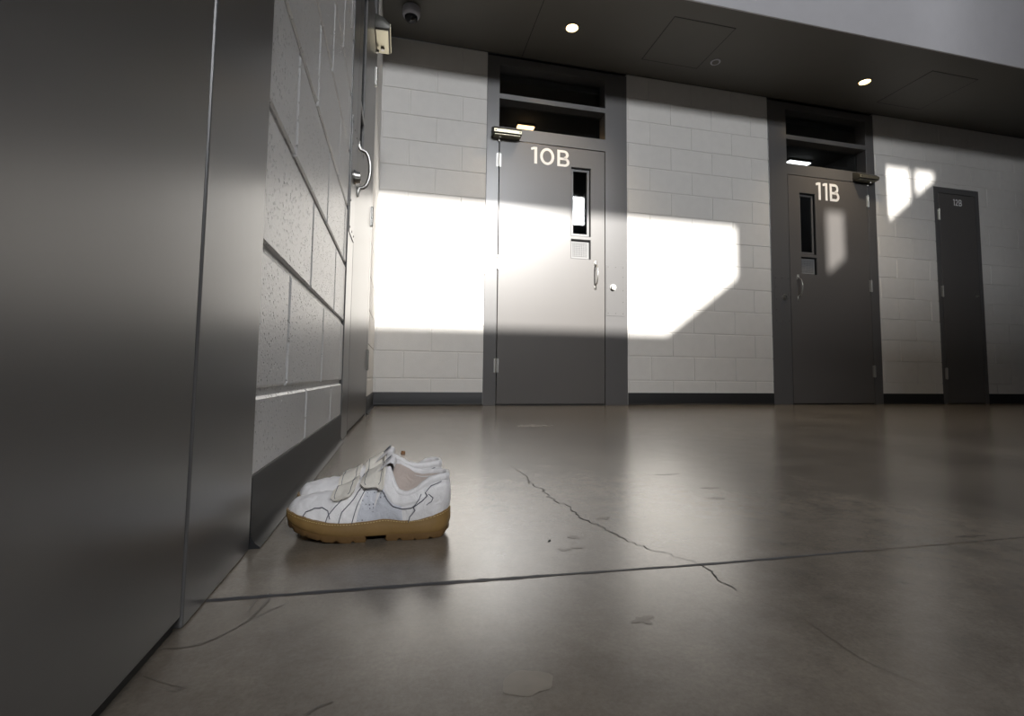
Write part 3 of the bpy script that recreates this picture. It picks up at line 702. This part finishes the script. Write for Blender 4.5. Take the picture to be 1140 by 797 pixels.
def upper(s, t, off=0.0):
    """surface of the upper; t 0 at the sole, 1 at the top line"""
    def f(s, t):
        u, v = base_pt(s); z0 = interp(SOLE_TOP, u)-0.004; sg = 1 if s >= 0 else -1
        k = 0.955; uc = LEN*0.5; bu, bv = uc+(u-uc)*0.978, v*k
        tu, tv, tz = top_pt(s)
        front = min(1, max(0, (u-0.095)/0.05))
        # horizontal: front domes over, rear leans in gently
        hd = 1-math.cos(t*PI/2); hd = hd*(0.8)+t*0.2
        hr = t**1.25
        h = hr+(hd-hr)*front
        vz_d = math.sin(t*PI/2); vz_r = t
        vz = vz_r+(vz_d-vz_r)*front*0.85
        bulge = 0.0035*math.sin(PI*min(1, t*1.1))*(1-front)
        U_ = bu+(tu-bu)*(h if u > 0.2 else (h*front+t*(1-front)))
        V_ = bv+(tv-bv)*h + sg*bulge
        # heel cup curves backwards slightly under the collar
        if u < 0.03: U_ -= 0.0035*math.sin(PI*t)*(1-u/0.03)
        return Vector((U_, V_, z0+(tz-z0)*vz))
    p = f(s, t)
    wr = 0.0012*noise.noise(Vector((p.x*60, p.y*60, p.z*60))) + 0.0016*noise.noise(Vector((p.x*150+5, p.y*22, p.z*22)))*min(1, max(0, (p.x-0.12)/0.03))*min(1, max(0, (0.225-p.x)/0.02))
    if off or wr:
        e = 1e-3
        a = f(s+e if s < 1-e else s, t)-f(s-e if s > -1+e else s, t); b_ = f(s, min(1, t+e))-f(s, max(0, t-e))
        n = b_.cross(a)
        if n.length > 1e-12:
            n.normalize()
            c = Vector((min(0.2, max(0.05, p.x)), 0, 0.04))
            if n.dot(p-c) < 0: n = -n
            p = p+n*(off+wr)
    return p
def grid_patch(s0f, s1f, t0, t1, ns, nt, off, thick=0.0, edge=None, fade=True):
    """patch on the upper between s0f(t) and s1f(t)"""
    bm = bmesh.new(); G = []
    for j in range(nt+1):
        t = t0+(t1-t0)*j/nt; row = []
        for i in range(ns+1):
            a = i/ns; s = s0f(t)*(1-a)+s1f(t)*a
            o_ = off if (0 < i < ns and 0 < j < nt) or not fade else off*0.1
            row.append(bm.verts.new(upper(s, t, o_)))
        G.append(row)
    for j in range(nt):
        for i in range(ns): bm.faces.new((G[j][i], G[j][i+1], G[j+1][i+1], G[j+1][i]))
    return bm
def s_of_u(u, side=1):
    return side*math.acos(max(-1, min(1, (u/LEN-0.5)*2)))/PI
def line_on(pts, r, off=0.0004, side=1, n=10):
    """thin seam along (u, t) points on the upper"""
    P = []
    for (a, b_) in zip(pts[:-1], pts[1:]):
        for k in range(n): q = k/n; P.append(upper(s_of_u(a[0]+(b_[0]-a[0])*q, side), a[1]+(b_[1]-a[1])*q, off))
    P.append(upper(s_of_u(pts[-1][0], side), pts[-1][1], off))
    bm = bmesh.new(); tube(bm, P, r, 6); return bm

def make_sneaker(label, loc, rotz, mirror):
    root = thing('sneaker', label, 'shoe', loc, rotz, None); root.scale = (0.905, 0.95, 0.94)
    sgn = -1 if mirror else 1
    def add(nm, bm, mat, parent=root, smooth=True, auto=None):
        if mirror:
            for v in bm.verts: v.co.y = -v.co.y
        return obj(nm, bm, mat, parent, smooth=smooth and auto is None, auto=auto)
    # --- midsole
    pl = outline(); N = len(pl)
    bm = bmesh.new(); rings = []
    cx = LEN*0.5
    def arch(u): # raised waist between heel block and forefoot
        return 0.0
    for (k, sc_, bl) in ((0.0, 0.955, 0), (0.06, 0.985, 0), (0.30, 1.012, 0), (0.62, 1.018, 0), (0.66, 1.010, 0), (0.92, 1.016, 0), (1.0, 1.004, 0), (1.0, 0.93, 0)):
        ring = []
        for (u, v) in pl:
            zb = interp(SOLE_BOT, u)+0.0085; zt = interp(SOLE_TOP, u)
            uu = cx+(u-cx)*(1+(sc_-1)*0.55)
            ring.append(bm.verts.new((uu, v*sc_, zb+(zt-zb)*k)))
        rings.append(ring)
    for a, b_ in zip(rings[:-1], rings[1:]):
        for i in range(N): bm.faces.new((a[i], a[(i+1) % N], b_[(i+1) % N], b_[i]))
    bm.faces.new(rings[0]); bm.faces.new(rings[-1])
    mid = add('midsole', bm, M['gum'], auto=50)
    # --- outsole: heel block and forefoot block with lug notches
    def block(u0, u1, nm):
        bm = bmesh.new(); n = 34
        us = [u0+(u1-u0)*i/n for i in range(n+1)]
        L_ = [(u, interp(LAT, u)) for u in us]; R_ = [(u, -interp(MED, u)) for u in reversed(us)]
        poly = [p for p in L_+R_]
        # unique
        q = []
        for p in poly:
            if not q or (abs(p[0]-q[-1][0])+abs(p[1]-q[-1][1])) > 1e-5: q.append(p)
        if (abs(q[0][0]-q[-1][0])+abs(q[0][1]-q[-1][1])) < 1e-5: q.pop()
        rs = []
        for (k, sc_) in ((0.0, 0.945), (0.15, 0.975), (1.0, 0.995)):
            ring = []
            for (u, v) in q:
                zb = interp(SOLE_BOT, u); zt = zb+0.0098
                notch = 0.0028 if (math.sin(u*2*PI/0.0235+0.6) > 0.80 and k < 0.5) else 0
                ring.append(bm.verts.new((cx+(u-cx)*(1+(sc_-1)*0.5), v*sc_, zb+notch+(zt-zb)*k)))
            rs.append(ring)
        n_ = len(q)
        for a, b_ in zip(rs[:-1], rs[1:]):
            for i in range(n_): bm.faces.new((a[i], a[(i+1) % n_], b_[(i+1) % n_], b_[i]))
        bm.faces.new(rs[0]); bm.faces.new(rs[-1])
        return add(nm, bm, M['gum_dark'], auto=45)
    block(0.0, 0.096, 'heel_block'); block(0.126, LEN, 'forefoot_block')
    # --- sole stitching
    bm = bmesh.new(); P = []
    for (u, v) in pl:
        P.append(Vector((cx+(u-cx)*1.006, v*1.016, interp(SOLE_TOP, u)-0.0022)))
    for i in range(N):
        a, b_ = P[i], P[(i+1) % N]; L = (b_-a).length; n_ = max(1, int(L/0.0032))
        for k in range(n_):
            p, q_ = a.lerp(b_, k/n_), a.lerp(b_, (k+0.62)/n_)
            if (q_-p).length > 2e-4: tube(bm, [p, q_], 0.00045, 5)
    st = add('sole_stitching', bm, M['thread'], mid); st['label'] = 'pale yellow stitching'
    # --- upper
    bm = bmesh.new(); NS, NT = 120, 18; G = []
    for j in range(NT+1):
        G.append([bm.verts.new(upper(-1+2*i/NS, j/NT)) for i in range(NS+1)])
    for j in range(NT):
        for i in range(NS): bm.faces.new((G[j][i], G[j][i+1], G[j+1][i+1], G[j+1][i]))
    # padded collar roll, then the lining going down inside
    bmesh.ops.remove_doubles(bm, verts=bm.verts[:], dist=0.0002)
    add('upper', bm, M['lea'])
    # collar + lining
    S = [-1+2*i/NS for i in range(NS+1) if base_pt(-1+2*i/NS)[0] <= 0.116]
    loopS = [s for s in S if s > 0] ; loopM = [s for s in S if s < 0]
    order = sorted(loopS)+sorted(loopM)          # throat lateral -> heel -> throat medial
    C = [Vector(top_pt(s)) for s in order]
    cc = Vector((0.052, 0, 0))
    def inward(p):
        d = Vector((cc.x-p.x, -p.y, 0)); 
        return d.normalized() if d.length > 1e-6 else Vector((1, 0, 0))
    bm = bmesh.new(); rings = []
    for (o_, dz) in ((-0.0022, -0.007), (-0.0026, -0.0025), (-0.0008, 0.0012), (0.0018, 0.0022), (0.0042, 0.0008), (0.0052, -0.004), (0.0046, -0.010)):
        rings.append([bm.verts.new(p+inward(p)*o_+Vector((0, 0, dz))) for p in C])
    for a, b_ in zip(rings[:-1], rings[1:]):
        for i in range(len(C)-1): bm.faces.new((a[i], a[i+1], b_[i+1], b_[i]))
    add('collar', bm, M['lea'])
    bm = bmesh.new(); rings = []
    for k, (o_, fz) in enumerate(((0.0052, 0.0), (0.0042, 0.15), (0.0010, 0.45), (-0.0005, 0.75), (0.001, 1.0))):
        ring = []
        for p in C:
            zt = p.z-0.005; zb = 0.034
            ring.append(bm.verts.new((p.x+inward(p).x*o_, p.y+inward(p).y*o_, zt+(zb-zt)*fz)))
        rings.append(ring)
    for a, b_ in zip(rings[:-1], rings[1:]):
        for i in range(len(C)-1): bm.faces.new((a[i], a[i+1], b_[i+1], b_[i]))
    add('lining', bm, M['lining'])
    bm = bmesh.new(); vs_ = [bm.verts.new((p.x, p.y*1.0, 0.0355)) for p in C]; vs_ += [bm.verts.new((0.16, -0.022, 0.033)), bm.verts.new((0.16, 0.022, 0.033))]
    bm.faces.new(vs_); add('insole', bm, M['insole'], smooth=False)
    # tongue: padded sheet rising out of the throat
    bm = bmesh.new(); A = []; nt_, nw = 12, 10
    path = [(0.135, 0.085), (0.122, 0.095), (0.111, 0.1035), (0.103, 0.110), (0.097, 0.1155), (0.0925, 0.1175), (0.0885, 0.1160), (0.0870, 0.1105), (0.090, 0.102), (0.094, 0.090)]
    for i, (u, z) in enumerate(path):
        wv = [0.010, 0.014, 0.017, 0.019, 0.0195, 0.019, 0.018, 0.017, 0.016, 0.015][i]; row = []
        for k in range(nw+1):
            a = -1+2*k/nw; row.append(bm.verts.new((u+0.002*abs(a)**2, a*wv, z-0.0065*abs(a)**2.2)))
        A.append(row)
    for a, b_ in zip(A[:-1], A[1:]):
        for k in range(nw): bm.faces.new((a[k], a[k+1], b_[k+1], b_[k]))
    tg = add('tongue', bm, M['lea'])
    bm = bmesh.new(); G2 = []
    for (u, z) in ((0.1045, 0.1105), (0.0995, 0.1150), (0.0950, 0.1185)):
        G2.append([bm.verts.new((u, v_, z+0.0012-0.0065*abs(v_/0.0195)**2.2)) for v_ in (-0.010, -0.004, 0.004, 0.010)])
    for a, b_ in zip(G2[:-1], G2[1:]):
        for k in range(3): bm.faces.new((a[k], a[k+1], b_[k+1], b_[k]))
    tl = add('tongue_label', bm, M['patch_blue'], tg); tl['label'] = 'dark blue grey tongue label'
    # --- overlays
    for side, nm in ((1, 'quarter_panel'), (-1, 'quarter_panel')):
        f0 = lambda t, sd=side: s_of_u(0.147-0.022*t, sd); f1 = lambda t, sd=side: s_of_u(0.070-0.0*t+0.016*t, sd)
        bm = grid_patch(f0, f1, 0.02, 0.60, 20, 12, 0.0006); add(nm, bm, M['lea_perf'])
        # heel counter
        f0 = lambda t, sd=side: s_of_u(0.062-0.030*t+0.008*math.sin(t*9), sd); f1 = lambda t, sd=side: s_of_u(0.0002, sd)
        bm = grid_patch(f0, f1, 0.0, 0.80, 20, 14, 0.0013); add('heel_counter', bm, M['lea'])
        # collar band below the opening
        f0 = lambda t, sd=side: s_of_u(0.128-0.012*t, sd); f1 = lambda t, sd=side: s_of_u(0.046+0.004*math.sin(t*7), sd)
        bm = grid_patch(f0, f1, 0.56, 0.97, 20, 8, 0.0013); add('collar_band', bm, M['lea'])
        # vamp overlay
        f0 = lambda t, sd=side: s_of_u(0.186-0.01*t, sd); f1 = lambda t, sd=side: s_of_u(0.140-0.012*t, sd)
        bm = grid_patch(f0, f1, 0.0, 0.62, 14, 10, 0.0012); add('side_overlay', bm, M['lea'])
    # toe cap
    bm = grid_patch(lambda t: s_of_u(0.222-0.008*t, 1), lambda t: s_of_u(0.222-0.008*t, -1), 0.0, 0.72, 28, 10, 0.0012); add('toe_cap', bm, M['lea'])
    # seams
    bm = bmesh.new()
    for side in (1, -1):
        for pts in ([(0.062, 0.02), (0.061, 0.2), (0.054, 0.35), (0.058, 0.46), (0.046, 0.52), (0.036, 0.60), (0.040, 0.70), (0.030, 0.80), (0.014, 0.84)],
                    [(0.128, 0.52), (0.112, 0.55), (0.085, 0.50), (0.062, 0.46), (0.056, 0.50), (0.050, 0.60), (0.047, 0.72)],
                    [(0.147, 0.02), (0.143, 0.25), (0.136, 0.50), (0.130, 0.62)],
                    [(0.186, 0.02), (0.184, 0.18), (0.176, 0.36), (0.166, 0.50)],
                    [(0.140, 0.60), (0.150, 0.40), (0.164, 0.22), (0.166, 0.04)],
                    [(0.034, 0.62), (0.026, 0.50), (0.028, 0.42), (0.036, 0.38)],
                    [(0.222, 0.04), (0.219, 0.22), (0.208, 0.34), (0.196, 0.36), (0.186, 0.28), (0.180, 0.12)]):
            b2 = line_on(pts, 0.00070, 0.0014, side)
            me_ = bpy.data.meshes.new('tmp'); b2.to_mesh(me_); b2.free(); bm.from_mesh(me_); bpy.data.meshes.remove(me_)
    add('seam_stitching', bm, M['seam'])
    # --- hook and loop straps across the instep
    def strap(uc, wdt, t_lat, t_med, lift, nm, tip):
        bm = bmesh.new(); rows = []; n = 30
        path = []
        for i in range(n+1):
            a = i/n
            path.append(a)
        for a in path:
            # a 0 = lateral end, 1 = medial end; parameter runs lateral side t -> ridge (1) -> medial side
            x = a*((1-t_lat)+(1-t_med))
            if x < 1-t_lat: side, t = 1, t_lat+x
            else: side, t = -1, 1-(x-(1-t_lat))
            wloc = wdt*(1-0.35*max(0, 1-a/0.06)) if a < 0.06 else wdt
            row = []
            for k in range(7):
                b_ = k/6-0.5
                # the sector at height t: move u along the shoe; use centre-line mapping of the ridge
                ur = uc + b_*wloc + (0.006*(1-t))
                # find s whose surface at t has that u
                s = solve_s(ur, t, side)
                edge = 0.0005*math.sin(a*37+k*1.9)+0.0014*math.sin(a*13+uc*90+k*0.5)*(1-a)
                end = lift*max(0, 1-a/0.30)**2
                row.append(upper(s, t, 0.0030+edge+end+(0.0010 if abs(b_) < 0.4 else 0)))
            rows.append(row)
        top = [[bm.verts.new(p) for p in r] for r in rows]
        # underside, offset along the local normal
        bot = []
        for i, r in enumerate(rows):
            rr = []
            for k, p in enumerate(r):
                du = rows[min(i+1, n)][k]-rows[max(i-1, 0)][k]; dv = r[min(k+1, 6)]-r[max(k-1, 0)]
                nn = du.cross(dv); nn = nn.normalized() if nn.length > 1e-12 else Vector((0, 0, 1))
                if nn.dot(p-Vector((p.x, 0, 0.04))) < 0: nn = -nn
                rr.append(bm.verts.new(p-nn*0.0026))
            bot.append(rr)
        for i in range(n):
            for k in range(6):
                bm.faces.new((top[i][k], top[i][k+1], top[i+1][k+1], top[i+1][k])); bm.faces.new((bot[i][k], bot[i+1][k], bot[i+1][k+1], bot[i][k+1]))
            bm.faces.new((top[i][0], top[i+1][0], bot[i+1][0], bot[i][0])); bm.faces.new((top[i][6], bot[i][6], bot[i+1][6], top[i+1][6]))
        for k in range(6):
            bm.faces.new((top[0][k], bot[0][k], bot[0][k+1], top[0][k+1])); bm.faces.new((top[n][k], top[n][k+1], bot[n][k+1], bot[n][k]))
        o = add(nm, bm, M['lea_cream'], auto=60); o['label'] = tip
        sb = bmesh.new(); tube(sb, [r[1]+(r[1]-Vector((r[1].x, 0, 0.04))).normalized()*0.0006 for r in rows[1:]], 0.00045, 5); tube(sb, [r[5]+(r[5]-Vector((r[5].x, 0, 0.04))).normalized()*0.0006 for r in rows[1:]], 0.00045, 5)
        add('strap_stitching', sb, M['seam'], o)
    strap(0.160, 0.034, 0.44, 0.30, 0.005, 'strap', 'cream front strap')
    strap(0.117, 0.034, 0.50, 0.30, 0.008, 'strap', 'cream upper strap with curled end')
    return root
_cache = {}
def solve_s(u, t, side):
    key = (round(u, 5), round(t, 4), side)
    if key in _cache: return _cache[key]
    lo, hi = 0.02, 0.98                # |s|: small = toe
    for _ in range(26):
        m_ = (lo+hi)/2
        if upper(side*m_, t).x > u: lo = m_
        else: hi = m_
    _cache[key] = side*(lo+hi)/2; return _cache[key]
# shoe local +x runs heel to toe; both toes point at the left wall
make_sneaker('white hook and loop sneaker nearest the camera, gum sole fully visible', (0.266, 0.757, 0.0), math.radians(180-6), False)
make_sneaker('white hook and loop sneaker standing behind the nearer one', (0.264, 0.868, 0.0), math.radians(180-3), True)
